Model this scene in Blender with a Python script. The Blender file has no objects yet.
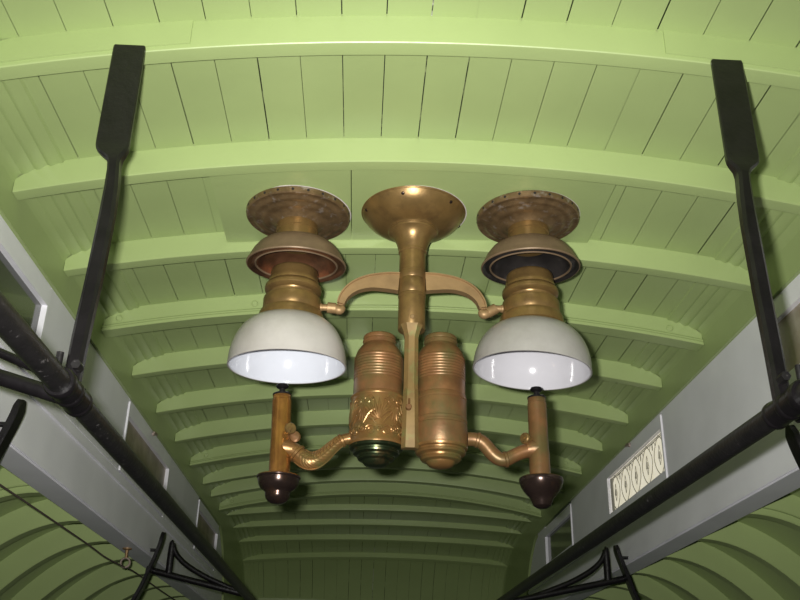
import bpy, bmesh, math, random
from math import sin, cos, pi, sqrt, radians
from mathutils import Vector, Matrix, noise
random.seed(7)
SC = bpy.context.scene
COL = SC.collection
XC = 0.085            # centre line of the clerestory
EYE = 1.65            # camera height; everything below is built relative to the lens and lifted at the end

# ------------------------------------------------------------------ materials
def nodes(name):
    m = bpy.data.materials.new(name); m.use_nodes = True
    nt = m.node_tree
    return m, nt, nt.nodes['Principled BSDF']

def paint(name, col, rough=.4, var=.06, scale=9, bump=.0, bscale=60, metallic=0., col2=None, mixscale=14, lo=.5, hi=.7, coat=0., spec=.5):
    m, nt, b = nodes(name)
    N, L = nt.nodes, nt.links
    geo = N.new('ShaderNodeNewGeometry')
    n1 = N.new('ShaderNodeTexNoise'); n1.inputs['Scale'].default_value = scale; n1.inputs['Detail'].default_value = 6
    L.new(geo.outputs['Position'], n1.inputs['Vector'])
    r = N.new('ShaderNodeValToRGB')
    r.color_ramp.elements[0].position = .3; r.color_ramp.elements[1].position = .7
    r.color_ramp.elements[0].color = tuple(c*(1-var) for c in col)+(1,)
    r.color_ramp.elements[1].color = tuple(min(1, c*(1+var)) for c in col)+(1,)
    L.new(n1.outputs['Fac'], r.inputs['Fac'])
    out = r.outputs['Color']
    if col2:
        n2 = N.new('ShaderNodeTexNoise'); n2.inputs['Scale'].default_value = mixscale; n2.inputs['Detail'].default_value = 8; n2.inputs['Roughness'].default_value = .65
        L.new(geo.outputs['Position'], n2.inputs['Vector'])
        r2 = N.new('ShaderNodeValToRGB'); r2.color_ramp.elements[0].position = lo; r2.color_ramp.elements[1].position = hi
        L.new(n2.outputs['Fac'], r2.inputs['Fac'])
        mx = N.new('ShaderNodeMix'); mx.data_type = 'RGBA'
        L.new(r2.outputs['Color'], mx.inputs['Factor']); L.new(out, mx.inputs['A']); mx.inputs['B'].default_value = tuple(col2)+(1,)
        out = mx.outputs['Result']
    L.new(out, b.inputs['Base Color'])
    b.inputs['Roughness'].default_value = rough; b.inputs['Metallic'].default_value = metallic
    b.inputs['Coat Weight'].default_value = coat; b.inputs['Specular IOR Level'].default_value = spec
    if bump:
        n3 = N.new('ShaderNodeTexNoise'); n3.inputs['Scale'].default_value = bscale; n3.inputs['Detail'].default_value = 4
        L.new(geo.outputs['Position'], n3.inputs['Vector'])
        bp = N.new('ShaderNodeBump'); bp.inputs['Strength'].default_value = bump; bp.inputs['Distance'].default_value = .004
        L.new(n3.outputs['Fac'], bp.inputs['Height']); L.new(bp.outputs['Normal'], b.inputs['Normal'])
    return m

M = {}
M['green']   = paint('green_gloss_paint', (.352, .44, .180), .34, .04, 5, .14, 30)
M['gap']     = paint('dark_open_seam', (.02, .025, .012), .9, col2=(.30, .36, .16), mixscale=16, lo=.50, hi=.62)
M['chip']    = paint('bare_chipped_seam', (.50, .50, .42), .8, col2=(.06, .07, .04), mixscale=22, lo=.45, hi=.55)
M['hole']    = paint('dark_hole', (.015, .012, .01), .9)
M['grey']    = paint('grey_gloss_paint', (.89, .88, .92), .42, .05, 7, .06, 30)
M['frame']   = paint('light_grey_frame_paint', (.92, .91, .95), .4, .05, 9, .2, 60)
M['black']   = paint('black_enamel', (.0065, .0055, .0062), .34, .3, 40, .15, 120, col2=(.09, .085, .08), mixscale=90, lo=.70, hi=.77, spec=.4)
M['black2']  = paint('black_iron_worn', (.010, .009, .009), .42, .3, 40, .2, 120, col2=(.13, .12, .12), mixscale=110, lo=.62, hi=.72, spec=.5)
M['bronze']  = paint('bronze_lacquer', (.240, .148, .052), .34, .18, 28, .06, 120, metallic=.6, col2=(.14, .082, .034), mixscale=22, lo=.5, hi=.75)
M['flange']  = paint('rusty_bronze_flange', (.195, .125, .060), .45, .3, 40, .25, 150, metallic=.6, col2=(.36, .31, .27), mixscale=55, lo=.56, hi=.72)
M['tan']     = paint('tan_bronze_paint', (.30, .19, .088), .5, .15, 30, .2, 100, metallic=.45)
M['copper']  = paint('copper_font', (.205, .098, .038), .40, .3, 24, .08, 120, metallic=.42, col2=(.13, .10, .036), mixscale=15, lo=.45, hi=.66)
M['brassold']= paint('old_engraved_brass', (.24, .127, .043), .34, .2, 30, .08, 160, metallic=.55, col2=(.17, .15, .05), mixscale=20, lo=.5, hi=.7)
M['gold']    = paint('bright_brass', (.40, .19, .048), .24, .2, 40, .04, 100, metallic=.75, col2=(.26, .105, .035), mixscale=24, lo=.45, hi=.65)
M['olive']   = paint('olive_bronze_bar', (.185, .118, .040), .6, .2, 25, .06, 120, metallic=.35, col2=(.16, .19, .06), mixscale=30, lo=.55, hi=.75)
M['patina']  = paint('dark_green_patina', (.04, .055, .025), .3, .3, 40, .05, 100, metallic=.8, col2=(.20, .12, .05), mixscale=30, lo=.55, hi=.75)
M['darkcup'] = paint('dark_bronze_cup', (.055, .036, .030), .22, .25, 30, .03, 90, metallic=.75, col2=(.12, .06, .03), mixscale=25, lo=.55, hi=.75)
M['bellout'] = paint('dull_brown_bell', (.20, .135, .08), .5, .15, 30, .08, 110, metallic=.3)
M['bellin']  = paint('copper_inside', (.26, .12, .06), .36, .4, 22, .06, 90, metallic=.8, col2=(.08, .05, .035), mixscale=14, lo=.5, hi=.7)
M['bellsoot']= paint('sooty_inside', (.035, .03, .028), .4, .4, 22, .06, 90, metallic=.5, col2=(.10, .085, .075), mixscale=18, lo=.55, hi=.75)
M['whiterim']= paint('bare_plaster_ring', (.55, .50, .46), .8, .2, 60)
M['shadeout']= paint('dusty_milk_glass', (.42, .395, .37), .34, .08, 14, col2=(.33, .305, .275), mixscale=10, lo=.4, hi=.75, coat=.25)
M['shadein'] = paint('clean_milk_glass', (.64, .66, .72), .12, .02, 10, coat=.4)
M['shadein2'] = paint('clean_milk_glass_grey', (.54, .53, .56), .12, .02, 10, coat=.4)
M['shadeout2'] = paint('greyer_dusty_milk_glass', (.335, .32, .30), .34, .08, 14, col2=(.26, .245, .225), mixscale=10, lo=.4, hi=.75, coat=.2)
M['rope']    = paint('brown_cord', (.09, .07, .05), .9)
M['steel']   = paint('pale_worn_metal', (.45, .36, .30), .4, .2, 60, metallic=.7)
M['panedark']= paint('dark_window_glass', (.055, .06, .05), .12, .2, 6, coat=.3)
M['panebrown']=paint('brown_obscured_glass', (.32, .27, .19), .4, .3, 14, col2=(.40, .36, .29), mixscale=9, coat=.0, spec=.3)
M['ornament']= paint('grey_etched_line', (.42, .40, .33), .5)
def lit_pane():
    m, nt, b = nodes('daylit_etched_glass'); N, L = nt.nodes, nt.links
    b.inputs['Base Color'].default_value = (.70, .66, .54, 1); b.inputs['Roughness'].default_value = .3
    geo = N.new('ShaderNodeNewGeometry'); n = N.new('ShaderNodeTexNoise'); n.inputs['Scale'].default_value = 18
    L.new(geo.outputs['Position'], n.inputs['Vector'])
    r = N.new('ShaderNodeValToRGB'); r.color_ramp.elements[0].color = (.80, .72, .52, 1); r.color_ramp.elements[1].color = (1, .95, .80, 1)
    L.new(n.outputs['Fac'], r.inputs['Fac']); L.new(r.outputs['Color'], b.inputs['Emission Color'])
    b.inputs['Emission Strength'].default_value = .62
    return m
M['panelit'] = lit_pane()

# ------------------------------------------------------------------ mesh helpers
ROOTS = []
def worldloc(p):
    v = Vector((0, 0, 0))
    while p: v = v + p.location; p = p.parent
    return v
def obj(name, bm, mats, parent=None, sharp=35, bevel=0):
    if bevel:
        es = [e for e in bm.edges if len(e.link_faces) == 2 and e.calc_face_angle(0) > radians(50)]
        bmesh.ops.bevel(bm, geom=es, offset=bevel, segments=2, affect='EDGES', clamp_overlap=True)
    for f in bm.faces: f.smooth = True
    for e in bm.edges:
        if len(e.link_faces) == 2 and e.calc_face_angle(0) > radians(sharp): e.smooth = False
    if parent: bmesh.ops.translate(bm, vec=-worldloc(parent), verts=bm.verts)
    me = bpy.data.meshes.new(name); bm.to_mesh(me); bm.free()
    for m in (mats if isinstance(mats, (list, tuple)) else [mats]): me.materials.append(M[m])
    o = bpy.data.objects.new(name, me); COL.objects.link(o)
    if parent: o.parent = parent
    else: ROOTS.append(o)
    return o
def thing(name, label, cat, loc, group=None):
    o = bpy.data.objects.new(name, None); COL.objects.link(o); o.location = loc; o.empty_display_size = .05
    return tag(o, label, cat, group, root=True)
def tag(o, label, cat, group=None, root=False):
    o['label'] = label; o['category'] = cat
    if group: o['group'] = group
    if root: ROOTS.append(o)
    return o
def struct(name, bm, mats, **k):
    o = obj(name, bm, mats, **k); o['kind'] = 'structure'; return o
def BM(): return bmesh.new()

def box(bm, x0, x1, y0, y1, z0, z1, mi=0):
    vs = [bm.verts.new((x, y, z)) for x in (x0, x1) for y in (y0, y1) for z in (z0, z1)]
    for q in ((0,1,3,2), (4,6,7,5), (0,4,5,1), (2,3,7,6), (0,2,6,4), (1,5,7,3)):
        f = bm.faces.new([vs[i] for i in q]); f.material_index = mi
    return vs
def recalc(bm): bmesh.ops.recalc_face_normals(bm, faces=bm.faces[:]); return bm

def lathe(bm, prof, cx, cy, seg=64, mi=None, tilt=None, closed=False):
    """prof: list of (r, z[, material index]); revolves around the vertical axis at cx, cy"""
    rings = []
    for p in prof:
        r, z = p[0], p[1]
        if r < 1e-6: rings.append([bm.verts.new((cx, cy, z))])
        else: rings.append([bm.verts.new((cx+r*cos(2*pi*i/seg), cy+r*sin(2*pi*i/seg), z)) for i in range(seg)])
    pairs = list(zip(rings[:-1], rings[1:]))
    if closed: pairs.append((rings[-1], rings[0]))
    for k, (a, b) in enumerate(pairs):
        m = prof[k][2] if len(prof[k]) > 2 else 0
        for i in range(seg):
            j = (i+1) % seg
            if len(a) == 1 and len(b) == 1: continue
            if len(a) == 1: f = bm.faces.new((a[0], b[j], b[i]))
            elif len(b) == 1: f = bm.faces.new((a[i], a[j], b[0]))
            else: f = bm.faces.new((a[i], a[j], b[j], b[i]))
            f.material_index = m
    if tilt:
        vs = [v for r in rings for v in r]
        bmesh.ops.rotate(bm, cent=tilt[0], matrix=tilt[1], verts=vs)
    return bm

def smooth_path(pts, n=8):
    """Catmull-Rom through points (x,y,z,r)"""
    P = [Vector(p) for p in pts]; out = []
    for i in range(len(P)-1):
        p0 = P[max(i-1, 0)]; p1 = P[i]; p2 = P[i+1]; p3 = P[min(i+2, len(P)-1)]
        for k in range(n):
            t = k/n
            out.append(.5*((2*p1)+(-p0+p2)*t+(2*p0-5*p1+4*p2-p3)*t*t+(-p0+3*p1-3*p2+p3)*t**3))
    out.append(P[-1]); return out
def tube(bm, pts, seg=20, up=(0, 0, 1), sx=1., cap=True, mi=0):
    """tube through (x,y,z,r) points, elliptical when sx != 1 (sx scales the sideways axis)"""
    rings = []
    n = len(pts)
    for i, p in enumerate(pts):
        a = Vector(pts[max(i-1, 0)][:3]); b = Vector(pts[min(i+1, n-1)][:3])
        t = (b-a).normalized(); u = Vector(up)
        if abs(t.dot(u)) > .95: u = Vector((0, 1, 0)) if abs(t.y) < .9 else Vector((1, 0, 0))
        s = t.cross(u).normalized(); w = s.cross(t).normalized()
        c = Vector(p[:3]); r = p[3]
        rings.append([bm.verts.new(c+s*(r*sx*cos(2*pi*k/seg))+w*(r*sin(2*pi*k/seg))) for k in range(seg)])
    for a, b in zip(rings[:-1], rings[1:]):
        for k in range(seg):
            f = bm.faces.new((a[k], a[(k+1) % seg], b[(k+1) % seg], b[k])); f.material_index = mi
    if cap:
        bm.faces.new(rings[0][::-1]).material_index = mi; bm.faces.new(rings[-1]).material_index = mi
    return bm
def loft(bm, secs):
    """secs: list of equal-length vertex loops (lists of xyz), closed and capped"""
    R = [[bm.verts.new(p) for p in s] for s in secs]
    n = len(R[0])
    for a, b in zip(R[:-1], R[1:]):
        for k in range(n): bm.faces.new((a[k], a[(k+1) % n], b[(k+1) % n], b[k]))
    bm.faces.new(R[0][::-1]); bm.faces.new(R[-1])
    return recalc(bm)

# ------------------------------------------------------------------ ceiling of the clerestory
def drop(Y):
    if Y <= 4.1: return 0.
    t = min((Y-4.1)/1.4, 1.)
    return .6*(1-(1-t**2.6)**(1/2.6))
def lerp_tab(tab, Y):
    if Y <= tab[0][0]: return tab[0][1]
    for (a, p), (b, q) in zip(tab[:-1], tab[1:]):
        if Y <= b: return p+(q-p)*(Y-a)/(b-a)
    return tab[-1][1]
SAG = [(1.45, 0.), (1.72, -.012), (2.4, -.012), (3.0, -.007), (3.4, 0.), (4.2, .004), (4.4, -.040), (4.7, -.038), (4.97, -.020), (5.2, 0.)]
FLAT = [(4.3, 0.), (4.7, .2), (5.0, .5), (5.2, .62)]        # the arch flattens towards the end of the car
def arch(u, Y): return lerp_tab(SAG, Y)*(1-(u/.737)**2)+.157*lerp_tab(FLAT, Y)*u*u
def depth(Y): return .052 if Y < 4.3 else .028
def skew(x): return -.034*(x+.65)            # the ribs stand a hair out of square
def zplank(u, Y): return .985-.157*u*u-drop(Y)+arch(u, Y)
def zbot(u, Y): return .985-depth(Y)-.157*u*u-drop(Y)+arch(u, Y)
COVE = [(.655,.9177),(.657,.9125),(.668,.9105),(.674,.906),(.679,.905),(.684,.907),(.690,.9035),(.696,.8975),(.701,.8965),(.706,.8975),(.712,.893),(.7185,.888),(.723,.887),(.7275,.8865),(.7325,.882),(.736,.875),(.7378,.868),(.7385,.866),(.7385,.797),(.7475,.7965)]
def zcove(u):
    for (a, za), (b, zb) in zip(COVE[:-1], COVE[1:]):
        if a <= u <= b and b > a: return za+(zb-za)*(u-a)/(b-a)
    return .866
RIBY = [.765, 1.10, 1.424, 1.74, 2.066, 2.388, 2.725, 3.048, 3.367, 3.675, 3.905, 4.17, 4.42, 4.69, 4.96, 5.19]
BEAD = {4, 8, 11}
rows = [.30]+[y for y in RIBY if y < 4.1]+[4.0+.06*i for i in range(25)]+[5.46, 5.48, 5.492, 5.5]
rows = sorted(set(round(r, 4) for r in rows))
seams = [.0795+.0693*k for k in range(-10, 11)]
seams = [s for s in seams if abs(s-XC) < .64]
edges = [XC-.655]+seams+[XC+.655]
bm = BM()
rs = random.Random(3)
kind = {}
for si in range(len(seams)):
    base = rs.random()
    for ri in range(len(rows)-1):
        k = ri if rows[ri] < 4.0 else 999
        if (si, k) not in kind:
            q = .55*base+.45*rs.random()
            if q < .40: kind[(si, k)] = (.0005, 1)
            elif q < .75: kind[(si, k)] = (.0007+.0004*rs.random(), 1)
            elif q < .90: kind[(si, k)] = (.0010, 0)
            else: kind[(si, k)] = (.0010, 2)
for ri in range(len(rows)-1):
    y0, y1 = rows[ri], rows[ri+1]
    k = ri if y0 < 4.0 else 999
    for ei in range(len(edges)-1):
        a, b = edges[ei], edges[ei+1]
        wa = kind[(ei-1, k)][0] if ei > 0 else 0
        wb = kind[(ei, k)][0] if ei < len(seams) else 0
        xs = [a+wa, b-wb]
        vs = [bm.verts.new((x, y+skew(x), zplank(x-XC, y))) for y in (y0, y1) for x in xs]
        bm.faces.new((vs[0], vs[1], vs[3], vs[2]))
        if ei < len(seams):
            w, mi = kind[(ei, k)]; dz = .006 if mi == 1 else .0012
            g = [bm.verts.new((x, y+skew(x), zplank(b-XC, y)+dz)) for y in (y0, y1) for x in (b-wb-.0002, b+w+.0002)]
            f = bm.faces.new((g[0], g[1], g[3], g[2])); f.material_index = mi
    for s in (-1, 1):
        for (ua, za), (ub, zb) in zip(COVE[:-1], COVE[1:]):
            vs = [bm.verts.new((XC+s*u, y+skew(XC+s*u), z-drop(y)+arch(u, y))) for y in (y0, y1) for u, z in ((ua, za), (ub, zb))]
            bm.faces.new((vs[0], vs[1], vs[3], vs[2]))
bmesh.ops.remove_doubles(bm, verts=bm.verts, dist=.00005)
# roof boards above, so no light comes down through the seams
pr = [bm.verts.new((x, y, z)) for y in (.3, 5.5) for x, z in ((XC-.80, .93), (XC-.3, 1.03), (XC+.3, 1.03), (XC+.80, .93))]
for i in range(3): bm.faces.new((pr[i], pr[i+1], pr[i+5], pr[i+4]))
struct('ceiling', bm, ['green', 'gap', 'chip'])

def zpanel(x): return .9415+.024*(x-.0815)-.05*(x-XC)**2
def ribmesh(Y, bead=False, th=.03):
    b = BM()
    N = 56; bev = .0028
    extra = .004 if bead else 0
    if bead: th = .040
    prev = None
    for i in range(N+1):
        u = -.737+1.474*i/N
        # refine near the ends
        top = (zplank(u, Y) if abs(u) < .655 else zcove(abs(u))-drop(Y)+arch(u, Y))+.004
        zb = zbot(u, Y)-extra
        x = XC+u
        sec = [(Y, top)]
        if bead:
            sec += [(Y, zb+.017), (Y-.003, zb+.0165), (Y-.0055, zb+.013), (Y-.0055, zb+.010), (Y-.002, zb+.0085), (Y-.002, zb+.007), (Y-.006, zb+.006), (Y-.006, zb+.001), (Y-.005, zb)]
        else:
            sec += [(Y, zb+.0045), (Y+.0004, zb+.0018), (Y+.0018, zb+.0004), (Y+.0045, zb)]
        sec += [(Y+th-.001, zb), (Y+th, zb+.001), (Y+th, top)]
        if Y > 4.3:      # ribs stand square to the falling roof
            sl = math.atan((drop(Y+.02)-drop(Y-.02))/.04)*.85; ca, sa = cos(sl), sin(sl)
            sec = [(Y+(y-Y)*ca-(top-z)*sa, top-(y-Y)*sa-(top-z)*ca) for y, z in sec]
            cur = [b.verts.new((x, y+skew(x), z)) for y, z in sec]
        else:
            cur = [b.verts.new((x, y+skew(x), max(z, zb) if z < top else z)) for y, z in sec]
        if prev:
            for k in range(len(cur)-1): b.faces.new((prev[k], cur[k], cur[k+1], prev[k+1]))
        else: b.faces.new(cur[::-1])
        prev = cur
    b.faces.new(prev)
    return recalc(b)
for i, Y in enumerate(RIBY):
    o = struct('trim_%d' % (i+1), ribmesh(Y, i in BEAD), 'green')
    if i in BEAD:
        for u in ((-.70, -.37, .37, .66) if i == 4 else (-.68, .68)):
            b = BM(); z = zbot(u, Y)+.026
            yy = Y+skew(XC+u); tube(b, [(XC+u, yy+.002, z, .0085), (XC+u, yy-.002, z, .0085), (XC+u, yy-.0045, z, .006)], 16)
            obj('bolt', recalc(b), 'green', o)
    if i == 1:      # splice boards lapped over the ends of the rib
        for u0, u1 in ((-.73, -.371), (.350, .73)):
            b = BM(); secs = []
            for k in range(13):
                u = u0+(u1-u0)*k/12; x = XC+u; zb_ = zbot(u, Y)+.008; zt = (zplank(u, Y) if abs(u) < .655 else zcove(abs(u)))
                yy = Y+skew(x); secs.append([(x, yy-.003, zb_), (x, yy+.003, zb_), (x, yy+.003, max(zt, zb_+.001)), (x, yy-.003, max(zt, zb_+.001))])
            loft(b, secs); obj('splice_board', b, 'green', o)
# lamp board let in between two ribs
for n, (x0, x1) in enumerate(((-.312, -.0448), (-.0432, .468))):
    b = BM(); secs = []
    for k in range(15):
        x = x0+(x1-x0)*k/14; z = zpanel(x)
        ya, yb = 1.4455+skew(x), 1.7385+skew(x); secs.append([(x, ya, z), (x, yb, z), (x, yb, z+.05), (x, ya, z+.05)])
    loft(b, secs); o = struct('trim_%d' % (20+n), b, 'green', bevel=.0008)

# ------------------------------------------------------------------ clerestory side walls, windows, lower roofs
WIN = {-1: [(1.165, 1.715), (2.43, 3.05), (3.68, 4.25)], 1: [(1.165, 1.690), (2.39, 3.00), (3.55, 4.09)]}
UW = .745
def sx(s, u): return XC+s*u
def wbox(b, s, u0, u1, y0, y1, z0, z1): 
    a, c = sorted((sx(s, u0), sx(s, u1))); return box(b, a, c, y0, y1, z0, z1)
ZB, ZT, ZWB, ZWT = .446, .797, .590, .790
panes = {(-1, 0): 'panedark', (-1, 1): 'panebrown', (-1, 2): 'panebrown', (1, 0): 'panebrown', (1, 1): 'panelit', (1, 2): 'panedark'}
wn = 1
for s, side in ((-1, 'left'), (1, 'right')):
    b = BM()
    wbox(b, s, UW, UW+.07, .30, 4.26, ZB, ZWB)
    ys = [.30]
    for (a, c) in WIN[s]: ys += [a, c]
    ys.append(4.26)
    for k in range(0, len(ys), 2):
        if ys[k+1]-ys[k] > .01: wbox(b, s, UW, UW+.05, ys[k], ys[k+1], ZWB, ZT)
    for (a, c) in WIN[s]: wbox(b, s, UW, UW+.05, a, c, ZWT if c < 4 else ZWT-.009, ZT if c < 4 else ZT-.008)
    # curved end of the panel
    prof = [(4.255, ZB), (4.255, .786), (4.30, .777), (4.34, .762), (4.42, .715), (4.49, .655), (4.55, .58), (4.59, .50), (4.60, ZB)]
    r0 = [b.verts.new((sx(s, UW+.0002), y, z)) for y, z in prof]; r1 = [b.verts.new((sx(s, UW+.05), y, z)) for y, z in prof]
    b.faces.new(r0); b.faces.new(r1[::-1])
    for k in range(len(prof)):
        j = (k+1) % len(prof); b.faces.new((r0[k], r0[j], r1[j], r1[k]))
    # bead along the wall and nosing along the bottom edge
    for z, h, d in ((.560, .012, .005), (.449, .016, .004)):
        wbox(b, s, UW-d, UW+.01, .30, 4.55, z, z+h)
    recalc(b)
    struct('wall_'+side, b, 'grey', bevel=.0012)
    # green closing wall behind the end of the panel
    b = BM(); wbox(b, s, .7386, .80, 4.62, 5.5, -.3, .93); wbox(b, s, .7705, .80, 4.16, 4.62, -.3, .90)
    wbox(b, s, .7386, .7455, 4.16, 4.62, .58, .80)
    b2 = BM()
    # closing wall follows the arc of the grey panel
    prof = [(4.16, .80), (4.26, .80), (4.36, .766), (4.44, .72), (4.51, .66), (4.57, .585), (4.61, .50), (4.62, .30), (4.62, -.3), (5.5, -.3), (5.5, .93), (4.16, .93)]
    b.free()
    r0 = [b2.verts.new((sx(s, .7387), y, z)) for y, z in prof]; r1 = [b2.verts.new((sx(s, .80), y, z)) for y, z in prof]
    b2.faces.new(r0); b2.faces.new(r1[::-1])
    for k in range(len(prof)):
        j = (k+1) % len(prof); b2.faces.new((r0[k], r0[j], r1[j], r1[k]))
    struct('wall_%s_end' % side, recalc(b2), 'green')
    # windows
    for wi, (a, c) in enumerate(WIN[s]):
        w = struct('window_%d' % wn, BM(), 'frame'); wn += 1
        f = BM(); e = .003
        rail, stile = .041, .012
        for (u0, u1) in ((UW-.004, UW+.03),):
            wbox(f, s, u0, u1, a+e, c-e, ZWT-rail, ZWT-e)
            wbox(f, s, u0, u1, a+e, c-e, ZWB+e, ZWB+.040)
            wbox(f, s, u0, u1, a+e, a+stile, ZWB+.040, ZWT-rail)
            wbox(f, s, u0, u1, c-stile, c-e, ZWB+.040, ZWT-rail)
        # swap in a real mesh for the window object itself: the frame
        bmesh.ops.remove_doubles(f, verts=f.verts, dist=.00001); recalc(f)
        me = bpy.data.meshes.new('window_frame'); 
        for fc in f.faces: fc.smooth = False
        f.to_mesh(me); f.free(); me.materials.append(M['frame']); w.data = me
        g = BM(); wbox(g, s, UW+.008, UW+.012, a+stile-.004, c-stile+.004, ZWB+.036, ZWT-rail+.004)
        obj('pane', recalc(g), panes[(s, wi)], w)
        if wi == 1:
            g = BM(); ym = (a+c)/2
            x = sx(s, UW-.006)
            tube(g, [(x+s*.004, ym, ZWT-.006, .006), (x-s*.004, ym, ZWT-.006, .006)], 12)
            tube(g, [(x-s*.006, ym-.022, ZWT-.008, .0035), (x-s*.008, ym, ZWT-.005, .005), (x-s*.006, ym+.02, ZWT-.004, .0035)], 10)
            o = obj('latch', recalc(g), 'steel', w); o['label'] = 'small brass window catch'
        if panes[(s, wi)] == 'panelit':
            g = BM(); X = sx(s, UW+.0075)
            y0, y1, z0, z1 = a+stile, c-stile, ZWB+.040, ZWT-rail
            def rib(pts, r=.0022):
                tube(g, [(X, y, z, r) for y, z in pts], 6)
            n = 5; pit = (y1-y0)/n
            for k in range(n+1):
                yc = y0+k*pit
                for d in (-1, 1):
                    pts = []
                    for q in range(13):
                        t = q/12; yy = yc+d*pit*(.5-.42*sin(pi*t)**.8)
                        if y0 <= yy <= y1: pts.append((yy, z0+(z1-z0)*(.02+.96*t)))
                    if len(pts) > 3: rib(pts, .0017)
                for d in (-1, 1):       # small curls near the top
                    pts = [(yc+d*(.010+.014*cos(t)), z1-.022+.012*sin(t)) for t in [i*.5 for i in range(9)]]
                    pts = [p for p in pts if y0 < p[0] < y1]
                    if len(pts) > 3: rib(pts, .0014)
            for k in range(n):
                yc = y0+(k+.5)*pit; zc = (z0+z1)/2
                rib([(yc, zc-.028), (yc-.012, zc-.006), (yc, zc+.028), (yc+.012, zc-.004), (yc, zc-.028)], .0014)
                rib([(yc, zc-.010), (yc, zc+.010)], .003)
            for z in (z1-.004, z1-.009): rib([(y0+(y1-y0)*i/10, z) for i in range(11)], .0014)
            for y in (y1-.012, y1-.02, y1-.03): rib([(y, z0+.004), (y+.002, (z0+z1)/2), (y, z1-.004)], .004)
            o = obj('etched_ornament', recalc(g), 'ornament', w); o['label'] = 'grey etched scroll lines'
    # lower side roof: curved boards with ribs
    def zs(u): return .452-1.82*(u-.815)**2 if u < 1.28 else -.0
    b = BM(); us = [.79+.025*k for k in range(21)]; prev = None
    for u in us:
        q = max(u, .815); n = Vector((3.64*(q-.815), 1)).normalized(); z = .449-1.82*(q-.815)**2
        cur = [b.verts.new((sx(s, u+n.x*.066), y, z+n.y*.066)) for y in (.30, 5.5)]
        if prev: b.faces.new((prev[0], prev[1], cur[1], cur[0]))
        prev = cur
    cur = [b.verts.new((sx(s, us[-1]+.058), y, -.35)) for y in (.30, 5.5)]; b.faces.new((prev[0], prev[1], cur[1], cur[0]))
    struct('ceiling_'+side, b, 'green')
    for i, Y in enumerate([.45, .775, 1.10, 1.425, 1.75, 2.075, 2.40, 2.70, 3.02, 3.345, 3.67, 3.995, 4.32, 4.65, 4.97]):
        b = BM(); secs = []
        thick = .018
        for k in range(20):
            u = .818+.0242*k
            n = Vector((3.64*(u-.815), 1)).normalized()     # outward normal in (u, z)
            z = .452-1.82*(u-.815)**2
            pi_, po = (u, z-.003), (u+n.x*.070, z-.003+n.y*.070)
            secs.append([(sx(s, pi_[0]), Y, pi_[1]), (sx(s, pi_[0]), Y+.034, pi_[1]), (sx(s, po[0]), Y+.034, po[1]), (sx(s, po[0]), Y, po[1])])
        loft(b, secs)
        if i == 5:
            secs = []
            for k in range(20):
                u = .818+.0242*k; n = Vector((3.64*(u-.815), 1)).normalized(); z = .452-1.82*(u-.815)**2
                d0, d1 = -.034, -.012
                p0, p1 = (u-n.x*d0, z-n.y*d0), (u-n.x*d1, z-n.y*d1)
                secs.append([(sx(s, p0[0]), Y-.012, p0[1]), (sx(s, p0[0]), Y, p0[1]), (sx(s, p1[0]), Y, p1[1]), (sx(s, p1[0]), Y-.012, p1[1])])
            loft(b, secs)
        struct('trim_%s_%d' % (side, i+1), b, 'green', bevel=.0015)
b = BM(); box(b, XC-1.32, XC+1.32, 5.44, 5.50, -.4, 1.0); struct('wall_end', recalc(b), 'green')

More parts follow.
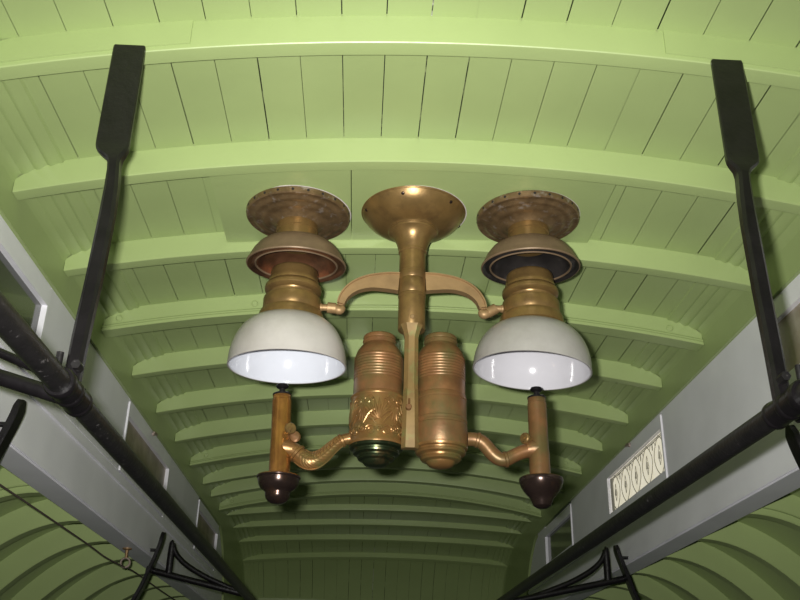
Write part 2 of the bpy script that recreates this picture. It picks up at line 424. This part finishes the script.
# ------------------------------------------------------------------ overhead rails
def ring(b, y0, y1, x, z, r, bulge=0): 
    tube(b, [(x, y0, z, r*.93), (x, y0+.002, z, r), (x, (y0+y1)/2, z, r+bulge), (x, y1-.002, z, r), (x, y1, z, r*.93)], 28)
def rail(s, label):
    xr, zr = (-.352 if s < 0 else .498), .342
    t = thing('overhead_rail', label, 'rail', (xr, 1.05, zr), 'black rails along the ceiling')
    b = BM(); tube(b, [(xr-(0 if s < 0 else (.32-.992)*.021), .32, zr, .0140), (xr-(0 if s < 0 else (5.4-.992)*.021), 5.4, zr, .0140)], 28); obj('rod', recalc(b), 'black2', t)
    yj = 1.035 if s < 0 else .992
    b = BM(); ring(b, yj-.045, yj-.030, xr, zr, .0185); tube(b, [(xr, yj-.030, zr, .0165), (xr, yj+.030, zr, .0165)], 28)
    ring(b, yj-.008, yj+.004, xr, zr, .0178); ring(b, yj+.030, yj+.040, xr, zr, .0175); obj('collar', recalc(b), 'black', t)
    # hanger strap: wide flat top bolted on the rib face, twisted and drawn down to a bar
    xh = sx(s, .459 if s < 0 else .438); zt = zbot(.44, 1.09)+(.005 if s < 0 else .004)
    def sec(z, w, d, xo=0., rot=0.):
        f = (zt-z)/(zt-zr); y0 = 1.0945+skew(xh); y = y0+(yj-y0)*f; x = xh+((xr if s < 0 else xr-.007)-xh)*f+(xo if s < 0 else -.6*xo)
        c, q = cos(rot), sin(rot); pts = []
        cham = .22*min(w, d)
        for a, e in ((-w/2+cham, -d/2), (w/2-cham, -d/2), (w/2, -d/2+cham), (w/2, d/2-cham), (w/2-cham, d/2), (-w/2+cham, d/2), (-w/2, d/2-cham), (-w/2, -d/2+cham)):
            pts.append((x+a*c-e*q, y+a*q+e*c, z))
        return pts
    h = BM()
    S = [sec(zt, .046, .007), sec(zt-.004, .0475, .008), sec(.80, .0475, .008), sec(.728, .047, .009), sec(.716, .0465, .012, .0005), sec(.708, .043, .015, .001), sec(.701, .034, .018, .003), sec(.694, .0225, .020, .0055), sec(.684, .0165, .021, .007), sec(.672, .0165, .021, .008), sec(.645, .0185, .020, .009), sec(.60, .0205, .018, .009), sec(.50, .0205, .018, .006), sec(.42, .020, .018, .002), sec(zr+.006, .019, .018)]
    loft(h, S); obj('hanger', h, 'black', t)
    b = BM(); tube(b, [(xr+s*.020, yj+.0, zr+.010, .0045), (xr+s*.020, yj+.0, zr+.052, .0045)], 12); obj('stud', recalc(b), 'black2', t)
    b = BM(); tube(b, [(xr-s*.008, yj-.006, zr+.030, .006), (xr-s*.008, yj-.022, zr+.030, .006)], 6); obj('pin', recalc(b), 'black2', t)
    # brackets reaching out to the side wall
    for yb in (yj+.02, 2.95 if s < 0 else 2.85):
        b = BM()
        ua = [.430, .50, .58, .66, .742] if yb < 2 else [.430 if s < 0 else .385, .52, .61, .70, .752]
        arm = [(sx(s, u), yb, zr-.004+(.068 if yb > 2 else .088)*(u-.430)/.312, .0100) for u in ua]
        tube(b, smooth_path(arm, 4), 14, up=(0, 1, 0)); obj('bracket_arm', recalc(b), 'black', t)
        b = BM()
        if yb > 2:
            pu, zp = .682, zr+.146
            tube(b, smooth_path([(sx(s, pu), yb, zr+.055, .0115), (sx(s, pu), yb, zr+.11, .0112), (sx(s, pu-.001), yb, zp, .0105), (sx(s, pu-.004), yb, zp+.005, .007)], 4), 14, up=(0, 1, 0)); obj('bracket_post', recalc(b), 'black', t)
            b = BM()
            tube(b, smooth_path([(sx(s, pu-.002), yb, zp-.004, .0085), (sx(s, pu-.018), yb, zp-.034, .0085), (sx(s, pu-.052), yb, zp-.064, .0088), (sx(s, pu-.11), yb, zr+.050, .0085), (sx(s, pu-.175), yb, zr+.024, .008), (sx(s, .45), yb, zr+.003, .008)], 6), 12, up=(0, 1, 0))
        else:
            tube(b, smooth_path([(sx(s, .432), yb+.012, zr+.012, .0062), (sx(s, .49), yb+.012, zr+.040, .0062), (sx(s, .60), yb+.012, zr+.085, .0062), (sx(s, .742), yb+.012, zr+.16, .0062)], 6), 12, up=(0, 1, 0))
        obj('bracket_brace', recalc(b), 'black', t)
    return t
rail(-1, 'black iron rail running along the left wall of the ceiling')
rail(1, 'black iron rail running along the right wall of the ceiling')

def hook(s, Y, label, k=0.):
    pts = [(.775, .30), (.752, .352), (.736, .400), (.722, .440), (.711, .478+k*.5), (.706, .508+k)]
    t = thing('hook_strap', label, 'hook', (sx(s, .736), Y, .40), 'black hook straps on the deck beams')
    b = BM(); secs = []
    P = smooth_path([(sx(s, u), Y, z, .0) for u, z in pts], 5)
    for i, q in enumerate(P):
        w = .017 if i < len(P)-3 else .017-.0035*(i-len(P)+4)
        a = P[max(0, i-1)]; c = P[min(len(P)-1, i+1)]
        tx, tz = (c-a).x, (c-a).z; l = sqrt(tx*tx+tz*tz); nx, nz = tz/l, -tx/l
        h = .006
        secs.append([(q.x+nx*h, Y-w+.002, q.z+nz*h), (q.x+nx*h*.6, Y-w, q.z+nz*h*.6), (q.x-nx*h, Y-w, q.z-nz*h), (q.x-nx*h, Y+w, q.z-nz*h), (q.x+nx*h*.6, Y+w, q.z+nz*h*.6), (q.x+nx*h, Y+w-.002, q.z+nz*h)])
    loft(b, secs); obj('strap', b, 'black', t)
    b = BM(); xx = sx(s, .712)
    tube(b, [(sx(s, .744), Y, .462, .005), (sx(s, .716), Y, .462, .005)], 12); obj('spacer_bolt', recalc(b), 'black', t)
    return t
hook(-1, 1.585, 'black curved iron strap on the left beam, nearest the left edge')
hook(1, 1.585, 'black curved iron strap on the right beam, below the rail collar')
hook(-1, 2.921, 'black curved iron strap at the far left bracket, by the cord', .009)
hook(1, 2.821, 'black curved iron strap at the far right bracket', -.009)

# signal cord and its screw eye
b = BM()
cp = [(-.715, .75, .418, .0022), (-.716, 1.5, .405, .0022), (-.717, 2.1, .4015, .0022), (-.716, 2.45, .398, .0022), (-.710, 2.60, .391, .0022), (-.700, 2.72, .389, .0022), (-.6985, 2.80, .391, .0022), (-.699, 2.95, .396, .0022), (-.700, 3.5, .392, .0022), (-.70, 4.5, .395, .0022)]
tube(b, smooth_path(cp, 6), 8); tag(obj('signal_cord', recalc(b), 'rope'), 'thin brown cord strung below the left beam through a ring', 'cord')
t = thing('screw_eye', 'small copper-coloured ring screwed under the left beam', 'ring', (-.6985, 2.80, .446))
b = BM(); R = .0135
tube(b, [(-.6985+R*cos(a), 2.80, .404+R*sin(a), .0034) for a in [2*pi*i/24 for i in range(25)]], 10, up=(0, 1, 0), cap=False); obj('ring', recalc(b), 'steel', t)
b = BM(); lathe(b, [(0, .446), (.014, .446), (.014, .443), (.005, .440), (.004, .417), (0, .417)], -.6985, 2.80, 16); obj('shank', recalc(b), 'tan', t)

# ------------------------------------------------------------------ the lamp
LY = 1.60
AX = {-1: -.1490, 1: .3135}
DZ = {-1: 0., 1: .011}
for s, label in ((-1, 'bronze smoke bell hanging from ceiling flange above the left glass shade'), (1, 'bronze smoke bell hanging from ceiling flange above the right glass shade')):
    x = -.1515 if s < 0 else .3195; d = .007 if s < 0 else .022
    zc = zpanel(x)+(.002 if s > 0 else 0)
    t = thing('smoke_bell', label, 'smoke bell', (x, LY, zc), 'smoke bells over the lamp shades')
    b = BM(); lathe(b, [(0, zc-.0005), (.1085, zc-.0005), (.109, zc-.0015), (.104, zc-.0035), (0, zc-.0035)], x+(-.0015 if s < 0 else .0015), LY+.005, 72); o = obj('ceiling_ring', recalc(b), 'whiterim', t); o['label'] = 'bare pale ring around the flange'
    b = BM(); z0 = zc-.003
    lathe(b, [(0, z0), (.104, z0), (.1055, z0-.002), (.1045, z0-.0115), (.102, z0-.0135), (.096, z0-.0130), (.092, z0-.0135), (.088, z0-.0165), (.084, z0-.0180), (.080, z0-.0172), (.076, z0-.0175), (.071, z0-.0205), (.066, z0-.0222), (.060, z0-.0215), (.055, z0-.0225), (.049, z0-.026), (.044, z0-.029), (.0415, z0-.031), (.0, z0-.031)], x, LY, 72)
    fl = obj('flange', recalc(b), 'flange', t)
    b = BM()
    for k in range(22):
        a = 2*pi*k/22+.1
        p = Vector((x+.1045*cos(a), LY+.1045*sin(a), z0-.0068)); n = Vector((cos(a), sin(a), 0))
        q = p-n*.002; e = p+n*.0009
        tube(b, [tuple(q)+(.0027,), tuple(e)+(.0027,)], 10)
    obj('vent_hole', recalc(b), 'hole', fl)['kind'] = 'stuff'
    b = BM(); zt = z0-.028
    lathe(b, [(0, zt), (.041, zt), (.041, .890+d), (.042, .889+d), (.042, .8785+d), (.0405, .8775+d), (.0405, .850+d), (0, .850+d)], x, LY, 48); obj('collar', recalc(b), 'bronze', t)
    x += .0035 if s < 0 else .0010
    # bell: thin inverted bowl with rolled rim and an inner lip
    b = BM()
    zr = .803+d
    out = [(.040, .858+d), (.052, .856+d), (.066, .850+d), (.078, .841+d), (.087, .829+d), (.092, .819+d), (.0955, .8105+d), (.0985, .8065+d), (.0992, .8045+d), (.0985, .8025+d), (.0965, .802+d, 1), (.0935, .8035+d, 1), (.0905, .8065+d, 1), (.0870, .8065+d, 1), (.0825, .8040+d), (.0808, .8020+d), (.0792, .8025+d), (.0785, .805+d, 1), (.0765, .815+d, 1), (.069, .832+d, 1), (.055, .845+d, 1), (.035, .851+d, 1), (.0, .852+d, 1)]
    lathe(b, out, x, LY, 72, tilt=(Vector((x, LY, zr+.02)), Matrix.Rotation(radians(5.5 if s < 0 else 4), 3, 'X'))); obj('bell', b, ['bellout', 'bellin' if s < 0 else 'bellsoot'], t)

lamp = thing('hanging_lamp', 'large bronze ceiling lamp with two milk glass shades and twin oil cylinders', 'lamp', (XC-.003, LY, .938))
cx = .0830
# centre canopy, stem
zc = zpanel(.0815)+.0005
b = BM()
lathe(b, [(0, zc), (.106, zc), (.1075, zc-.0025), (.1055, zc-.005), (.1045, zc-.005), (.100, zc-.013), (.092, zc-.022), (.080, zc-.031), (.066, zc-.038), (.054, zc-.0415), (.0505, zc-.043), (.0485, zc-.0455), (.0505, zc-.048), (.0495, zc-.051), (.044, zc-.055), (.038, zc-.062), (.0335, zc-.071), (.0305, zc-.081), (.0285, zc-.0905), (0, zc-.0905)], cx, LY, 80)
cn = obj('canopy', recalc(b), 'bronze', lamp)
b = BM(); lathe(b, [(0, zc+.0002), (.1095, zc+.0002), (.110, zc-.001), (.104, zc-.0025), (0, zc-.0025)], cx, LY+.003, 72); o = obj('ceiling_ring', recalc(b), 'whiterim', lamp); o['label'] = 'bare pale ring around the centre canopy'
for k in range(6):
    a = 2*pi*(k+.25)/6; p = Vector((cx+.0995*cos(a), LY+.0995*sin(a), zc-.013)); n = Vector((.7*cos(a), .7*sin(a), -.7))
    b = BM(); tube(b, [tuple(p-n*.003)+(.0035,), tuple(p+n*.0012)+(.0035,), tuple(p+n*.002)+(.002,)], 12); obj('canopy_screw', recalc(b), 'darkcup', cn)
b = BM()
lathe(b, [(0, .853), (.0285, .853), (.0285, .8475), (.0277, .8465), (.0262, .8455), (.0262, .803), (.0275, .802), (.0275, .787), (.0268, .786), (.0275, .785), (.0275, .755), (.0268, .754), (.0275, .7525), (.0275, .749), (.0265, .748), (.0265, .680), (.0255, .6785), (0, .6785)], cx, LY, 56)
st = obj('stem', recalc(b), 'bronze', lamp)
b = BM(); tube(b, [(cx, LY-.024, .697, .0045), (cx, LY-.0285, .697, .0045), (cx, LY-.030, .697, .003)], 12); obj('screw', recalc(b), 'tan', st)
# flat front bar
bx = .0822
b = BM(); yb = LY-.022
def hexsec(z, w, d, ch=.0075): return [(bx-w/2+ch, yb-d/2, z), (bx+w/2-ch, yb-d/2, z), (bx+w/2, yb-d/2+ch, z), (bx+w/2, yb+d/2, z), (bx-w/2, yb+d/2, z), (bx-w/2, yb-d/2+ch, z)]
loft(b, [hexsec(.4395, .030, .016), hexsec(.441, .032, .018), hexsec(.55, .028, .018), hexsec(.551, .0265, .0175), hexsec(.655, .026, .017), hexsec(.668, .032, .022), hexsec(.6765, .040, .030, .010), hexsec(.680, .042, .032, .010)])
br = obj('front_bar', b, 'olive', lamp)
b = BM(); tube(b, [(bx-.004, yb-.008, .513, .0055), (bx-.004, yb-.018, .513, .0055), (bx-.004, yb-.019, .513, .0045)], 10)
tube(b, [(bx-.0035, yb-.010, .5145, .0024), (bx-.003, yb-.010, .531, .0020)], 8); obj('set_screw', recalc(b), 'copper', br)

# side arms: tapering curved plates
def arm(s):
    P = [(.0265, .7785, .0200), (.048, .7795, .0185), (.080, .7775, .0150), (.105, .7695, .0125), (.122, .758, .0105), (.133, .744, .0088), (.138, .731, .0078), (.1385, .724, .007)]
    path = smooth_path([(cx+s*a, LY-.004, z+(.002 if s > 0 else 0), h) for a, z, h in P], 5)
    b = BM(); secs = []
    for i, q in enumerate(path):
        a = path[max(0, i-1)]; c = path[min(len(path)-1, i+1)]
        dx, dz = (c-a).x, (c-a).z; l = sqrt(dx*dx+dz*dz); nx, nz = -dz/l, dx/l
        if nz < 0: nx, nz = -nx, -nz
        h = q.w; t = .0085; m = .0026
        def pt(e, y): return (q.x+nx*e, q.y+y, q.z+nz*e)
        secs.append([pt(h, -t), pt(h-m, -t), pt(h-m-.0008, -t+.003), pt(-h+m+.0008, -t+.003), pt(-h+m, -t), pt(-h, -t), pt(-h, t), pt(h, t)])
    loft(b, secs); a = obj('side_arm', b, 'tan', lamp)
    # knuckle and stub that holds the gallery
    x0 = cx+s*.140; z = .7185+(.002 if s > 0 else 0); xe = AX[s]-s*.052
    b = BM(); tube(b, smooth_path([(x0-s*.006, LY-.004, z+.004, .006), (x0, LY-.004, z-.003, .0095), (x0+s*.010, LY-.004, z, .0085)], 4), 16, up=(0, 1, 0))
    ze = .7195+DZ[s]
    tube(b, [(x0+s*.008, LY-.004, z, .0105), (x0+s*.024, LY-.004, ze, .0108), (x0+s*.025, LY-.004, ze, .0068), (x0+s*.034, LY-.004, ze, .0068), (x0+s*.0345, LY-.004, ze, .008), (xe, LY-.004, ze, .008)], 18)
    obj('knuckle', recalc(b), 'tan', a)
arm(-1); arm(1)

# oil cylinders
def font(s):
    x = .0222 if s < 0 else .1398; y = LY+.002; d = 0. if s < 0 else .003
    prof = [(0, .660), (.029, .660), (.0315, .658), (.0325, .654), (.0318, .651), (.033, .649), (.033, .6475), (.0315, .646), (.0315, .642), (.036, .637), (.0425, .628), (.0455, .620), (.0462, .616)]
    z = .6155
    for k in range(8):
        prof += [(.0468, z), (.0478, z-.0011), (.0481, z-.0026), (.0478, z-.0041)]; z -= .0054
    prof += [(.0468, z), (.0475, z-.002), (.0475, .545), (.0488, .5435), (.0492, .540)]
    b = BM(); lathe(b, [(r*.975, q+d+.005*max(0, (q-.56)/.1)) for r, q in prof]+[(0, .540+d)], x, y, 64)
    f = obj('oil_cylinder', recalc(b), 'copper', lamp)
    if s < 0:
        b = BM(); lathe(b, [(0, .5395), (.0505, .5395), (.0512, .5375), (.0505, .5355), (.0495, .5345), (.0495, .4545), (.0505, .453), (.0510, .449), (.0505, .4465), (0, .4465)], x, y, 72)
        rr = .0497
        def scroll(c_t, c_z, r0, r1, a0, turns, w=.0021):
            n = int(18*abs(turns))+6; pts = []
            for i in range(n):
                f_ = i/(n-1); a = a0+turns*2*pi*f_; r = r0+(r1-r0)*f_
                th = c_t+r*cos(a)/rr; zz = c_z+r*sin(a)
                zz = min(max(zz, .457), .532)
                pts.append((x+rr*sin(th), y-rr*cos(th), zz, w*(1-.5*f_)))
            tube(b, pts, 7, cap=True)
        def leaf(t0, z0, t1, z1, bend, w=.0024):
            pts = []
            for i in range(9):
                f_ = i/8; th = t0+(t1-t0)*f_; zz = z0+(z1-z0)*f_+bend*sin(pi*f_)
                pts.append((x+rr*sin(th), y-rr*cos(th), zz, w*max(.15, sin(pi*(.12+.86*f_)))))
            tube(b, pts, 7)
        for q in range(5):
            t0 = q*2*pi/5+.05
            for k in range(9):          # spreading leaves
                a = -1.35+k*.3375
                leaf(t0+.06*sin(a), .487, t0+.58*sin(a), .489+.038*cos(a)+.004*abs(sin(a)), .007*sin(a), .0030)
            for k in range(5):
                a = -1.0+k*.5
                leaf(t0+.63+.03*sin(a), .512, t0+.63+.30*sin(a), .512-.030*cos(a), .003*sin(a), .0026)
            leaf(t0-.60, .478, t0+.02, .503, .010, .0028)
            for dd in (-1, 1):
                scroll(t0+dd*.42, .522, .0095, .002, (0 if dd < 0 else pi), 1.3 if dd < 0 else -1.3)
                scroll(t0+dd*.30, .466, .0105, .002, (pi if dd < 0 else 0), -1.4 if dd < 0 else 1.4)
                scroll(t0+dd*.60, .470, .008, .002, pi/2, 1.2*dd)
                leaf(t0+dd*.12, .477, t0+dd*.62, .497, .006*1)
                leaf(t0+dd*.50, .485, t0+dd*.66, .512, .0)
            scroll(t0, .468, .0055, .0015, 0, 1.2)
        o = obj('engraved_band', recalc(b), 'brassold', f)
        o['label'] = 'brass band embossed with leaf scrolls'
        b = BM(); lathe(b, [(0, .448), (.0490, .448), (.0500, .4455), (.048, .442), (.0415, .440), (.0410, .4375), (.0425, .436), (.0415, .4325), (.0345, .430), (.0335, .4275), (.0345, .426), (.0325, .4225), (.0255, .420), (.0235, .4165), (.0195, .4125), (.011, .410), (0, .4095)], x, y, 64)
        o = obj('cylinder_base', recalc(b), 'patina', f); o['label'] = 'dark green tarnished stepped base'
    else:
        b = BM(); lathe(b, [(0, .543), (.0482, .543), (.0490, .541), (.0490, .537), (.0480, .536), (.0484, .534), (.0484, .501), (.0496, .4995), (.0496, .495), (.0484, .4935), (.0484, .490), (.0496, .4885), (.0496, .4555), (.0490, .454), (.0490, .448), (0, .448)], x, y, 64)
        o = obj('plain_band', recalc(b), 'copper', f)
        b = BM(); lathe(b, [(0, .450), (.0500, .450), (.0490, .446), (.045, .444), (.0445, .4415), (.0465, .440), (.0445, .436), (.0375, .433), (.0365, .430), (.0375, .428), (.0350, .4245), (.0270, .422), (.0255, .419), (.0210, .4145), (.011, .4115), (0, .411)], x, y, 64)
        o = obj('cylinder_base', recalc(b), 'brassold', f)
font(-1); font(1)

# burners, shades, galleries
def burner(s):
    x = AX[s]; d = DZ[s]; gx = x+(-.001 if s < 0 else .004)
    # gallery
    b = BM()
    lathe(b, [(0, .797+d), (0.0425, 0.7970+d), (0.0450, 0.7950+d), (0.0462, 0.7910+d), (0.0462, 0.7860+d), (0.0485, 0.7750+d), (0.0500, 0.7680+d), (0.0495, 0.7660+d), (0.0515, 0.7645+d), (0.0548, 0.7605+d), (0.0558, 0.7560+d), (0.0548, 0.7515+d), (0.0505, 0.7480+d), (0.0455, 0.7460+d), (0.0440, 0.7435+d), (0.0440, 0.7395+d), (0.0465, 0.7375+d), (0.0530, 0.7360+d), (0.0555, 0.7345+d), (0.0562, 0.7320+d), (0.0562, 0.7105+d), (0.0552, 0.7090+d), (0.0552, 0.7070+d), (0.0600, 0.7050+d), (0.0618, 0.7010+d), (0.0628, 0.6940+d), (.0630, .685+d), (.058, .682+d), (0, .682+d)], gx, LY, 64)
    obj('gallery', recalc(b), 'bronze', lamp)
    # milk glass shade: hemispherical shell tilted a touch
    top, rim, R = (.690 if s < 0 else .683)+d, (.596 if s < 0 else .594)+d, (.1115 if s < 0 else .1125)
    out = []; n = 18
    for k in range(n+1):
        a = k/n*pi/2*.975+.0
        r = .055+(R-.055)*sin(a)**1.1; z = rim+(top-rim)*(cos(a)**.97 if cos(a) > 0 else 0)
        out.append((r, z, 0))
    r_, z_ = out[-1][0], out[-1][1]
    out += [(R+.0004, rim+.0005, 0), (R+.0004, rim-.001, 0), (R-.001, rim-.0018, 0), (R-.0028, rim-.001, 1)]
    for k in range(n, -1, -1):
        a = k/n*pi/2*.975
        r = .052+(R-.0035-.052)*sin(a)**1.1; z = rim+(top-.004-rim)*(cos(a)**.97 if cos(a) > 0 else 0)
        out.append((r, z, 1))
    out.append((0, top-.004, 1))
    til = Matrix.Rotation(radians(3.4 if s < 0 else 1.5), 3, 'X') @ Matrix.Rotation(radians(-1.0 if s < 0 else 4.2), 3, 'Y')
    b = BM(); lathe(b, out, x+(-.0015 if s < 0 else .0005), LY, 80, tilt=(Vector((x, LY, rim)), til))
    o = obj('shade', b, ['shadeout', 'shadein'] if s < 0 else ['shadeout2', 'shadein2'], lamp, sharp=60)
    o['label'] = 'white milk glass bowl shade, open side down'
    # burner tube
    tb = (Vector((x, LY, .40)), Matrix.Rotation(radians(-2.4), 3, 'Y')) if s < 0 else None
    bxx = x+(-.0008 if s < 0 else .0072); d2 = d if s < 0 else .0105
    b = BM()
    lathe(b, [(0, .540+d2), (.0158, .540+d2), (.0168, .5385+d2), (.0168, .530+d2), (.0177, .529+d2), (.0177, .455+d2), (.0182, .453+d2), (.0182, .440+d2), (.0188, .438+d2), (.0192, .385+d2), (0, .385+d2)], bxx, LY, 40, tilt=tb)
    bt = obj('burner_tube', recalc(b), 'gold' if s < 0 else 'copper', lamp)
    b = BM(); lathe(b, [(0, .560+d2), (.0105, .560+d2), (.012, .557+d2), (.010, .554+d2), (.0055, .552+d2), (.0055, .546+d2), (.015, .543+d2), (.0175, .5415+d2), (.0175, .5385+d2), (0, .5385+d2)], bxx, LY, 32, tilt=tb)
    obj('wick_cap', recalc(b), 'black', bt)['label'] = 'small dark button on the tube top'
    # adjusting knob
    if s < 0: p0, p1 = Vector((bxx+.010, LY-.014, .466)), Vector((bxx+.0180, LY-.034, .4675))
    else: p0, p1 = Vector((bxx-.012, LY-.004, .457+d2)), Vector((bxx-.031, LY-.018, .457+d2))
    dirv = (p1-p0).normalized(); b = BM()
    def at(t, r): q = p0+dirv*t; return tuple(q)+(r,)
    L = (p1-p0).length
    tube(b, [at(0, .004), at(L-.008, .004), at(L-.0078, .009), at(L-.006, .0105), at(L-.002, .0105), at(L, .009), at(L+.0004, .006), at(L-.001, .0055), at(L-.001, .003), at(L+.002, .003)], 20, up=(0, 0, 1))
    obj('knob', recalc(b), 'bronze', bt)
    if s < 0:
        b = BM(); q = Vector((bxx+.0225, LY-.010, .4555))
        tube(b, [tuple(q+Vector((-.012, .006, .004)))+(.006,), tuple(q+Vector((0, -.004, 0)))+(.0065,), tuple(q+Vector((.001, -.0042, 0)))+(.010,), tuple(q+Vector((.003, -.011, 0)))+(.010,), tuple(q+Vector((.003, -.0115, 0)))+(.007,)], 16); obj('knob', recalc(b), 'copper', bt)
    # drip cup
    b = BM()
    lathe(b, [(0, .389+d2), (.0195, .389+d2), (.036, .3885+d2, 1), (.0385, .3875+d2, 1), (.0395, .386+d2), (.0392, .384+d2), (.0372, .382+d2), (.0365, .378+d2), (.0350, .3715+d2), (.0315, .366+d2), (.0270, .3625+d2), (.0235, .360+d2), (.0222, .357+d2), (.0222, .353+d2), (.0205, .3475+d2), (.0165, .3425+d2), (.010, .339+d2), (0, .338+d2)] if s < 0 else
             [(0, .389+d2), (.0195, .389+d2), (.037, .3885+d2, 1), (.0392, .387+d2), (.0398, .384+d2), (.0388, .3785+d2), (.036, .371+d2), (.0315, .3635+d2), (.0265, .3575+d2), (.0225, .353+d2), (.0200, .349+d2), (.0185, .345+d2), (.0155, .338+d2), (.009, .334+d2), (0, .333+d2)], bxx+(-.0005 if s < 0 else .001), LY, 48)
    obj('drip_cup', recalc(b), ['darkcup', 'gold'], bt)['label'] = 'dark turned cup under the tube'
    # feed pipe from the cylinder
    if s < 0:
        P = [(bxx+.012, .438, .0150), (bxx+.024, .434, .0155), (bxx+.038, .4225, .0160), (bxx+.050, .4165, .0165), (bxx+.063, .4175, .0160), (bxx+.078, .4275, .0135), (bxx+.092, .442, .0118), (bxx+.106, .4545, .0108), (bxx+.118, .4600, .0105), (bxx+.130, .4615, .0105)]
    else:
        P = [(bxx-.008, .4520, .0150), (bxx-.028, .4470, .0130), (bxx-.048, .4380, .0124), (bxx-.062, .4310, .0128), (bxx-.075, .4325, .0130), (bxx-.087, .4420, .0132), (bxx-.098, .4555, .0132), (bxx-.108, .4640, .0130), (bxx-.120, .4670, .0128), (bxx-.132, .4670, .0128)]
        P = [(a, z, r) for a, z, r in P]
    path = smooth_path([(a, LY, z, r) for a, z, r in P], 5)
    b = BM(); tube(b, path, 24, up=(0, 1, 0))
    ks = ((7, .0035), (36, .0035)) if s < 0 else ((15, .003), (37, .0025))
    for k, e in ks:
        q = path[k]; tdir = (path[k+1]-path[k-1]); tv = Vector(tdir[:3]).normalized(); c = Vector(q[:3])
        tube(b, [tuple(c-tv*.0035)+(q.w,), tuple(c-tv*.002)+(q.w+e*.7,), tuple(c+tv*.002)+(q.w+e*.7,), tuple(c+tv*.0035)+(q.w,)], 24, up=(0, 1, 0))
    if s < 0:      # raised leaf chasing along the pipe
        def on(k, ang, h=0.):
            q = path[k]; tv = Vector((path[min(k+1, len(path)-1)]-path[max(k-1, 0)])[:3]).normalized()
            w = tv.cross(Vector((0, 1, 0))).normalized()
            if w.z < 0: w = -w
            n = w*sin(ang)+Vector((0, -1, 0))*cos(ang)
            return tuple(Vector(q[:3])+n*(q.w+h))
        for k in range(9, 35, 2):
            for d3 in (-1, 1):
                tube(b, [on(k, d3*.05)+(.0008,), on(min(k+1, 35), d3*.35)+(.0017,), on(min(k+3, 36), d3*.75)+(.0016,), on(min(k+5, 37), d3*1.1)+(.0006,)], 6)
        tube(b, [on(k, 0)+(.0014,) for k in range(9, 36)], 6)
        for ang in (-1.25, 1.25): tube(b, [on(k, ang)+(.0013,) for k in range(9, 36)], 6)
    o = obj('feed_pipe', recalc(b), 'brassold' if s < 0 else 'copper', lamp)
    if s < 0: o['label'] = 'embossed brass feed pipe'
    # tapered saddle where the pipe enters the tube
    b = BM(); sg = 1 if s < 0 else -1; zz = .4385 if s < 0 else .452
    tube(b, [(bxx+sg*.0035, LY, zz+.001, .0182), (bxx+sg*.012, LY, zz+.0005, .0178), (bxx+sg*.019, LY, zz-.001, .0160), (bxx+sg*.0235, LY, zz-.002, .0152)], 24, up=(0, 1, 0))
    obj('pipe_saddle', recalc(b), 'brassold' if s < 0 else 'copper', bt)
burner(-1); burner(1)

# ------------------------------------------------------------------ lift everything to its height, camera, lights
for o in ROOTS: o.location.z += EYE

f = 900.
vx, vy, zx = 354., 717., 442.
dy = Vector(((vx-400)/f, -(vy-300)/f, -1)).normalized()
a = zx-400; bq = -(f*f+a*(vx-400))/(vy-300)
dz = Vector((a/f, -bq/f, -1)).normalized(); dx = dy.cross(dz)
R3 = Matrix((dx, dy, dz))
cam = bpy.data.cameras.new('camera'); co = bpy.data.objects.new('camera', cam); COL.objects.link(co)
cam.sensor_width = 36; cam.lens = f/800*36; cam.clip_start = .02
co.matrix_world = Matrix.Translation((0, 0, EYE)) @ R3.to_4x4()
SC.camera = co
# the camera's flash, just above and to the left of the lens
fl = bpy.data.lights.new('flash', 'AREA'); fl.shape = 'RECTANGLE'; fl.size = .03; fl.size_y = .018; fl.spread = radians(100); fl.energy = 13.4; fl.color = (1, .985, .95)
fo = bpy.data.objects.new('flash', fl); COL.objects.link(fo)
fo.matrix_world = Matrix.Translation(Vector((0, 0, EYE)) + R3 @ Vector((-.038, .022, -.03))) @ R3.to_4x4()
# dim daylight
w = bpy.data.worlds.new('world'); SC.world = w; w.use_nodes = True
w.node_tree.nodes['Background'].inputs[0].default_value = (.85, .95, 1, 1)
w.node_tree.nodes['Background'].inputs[1].default_value = .013
vs = SC.view_settings; vs.view_transform = 'Standard'; vs.look = 'None'; vs.gamma = 1; vs.exposure = 0; vs.use_curve_mapping = False
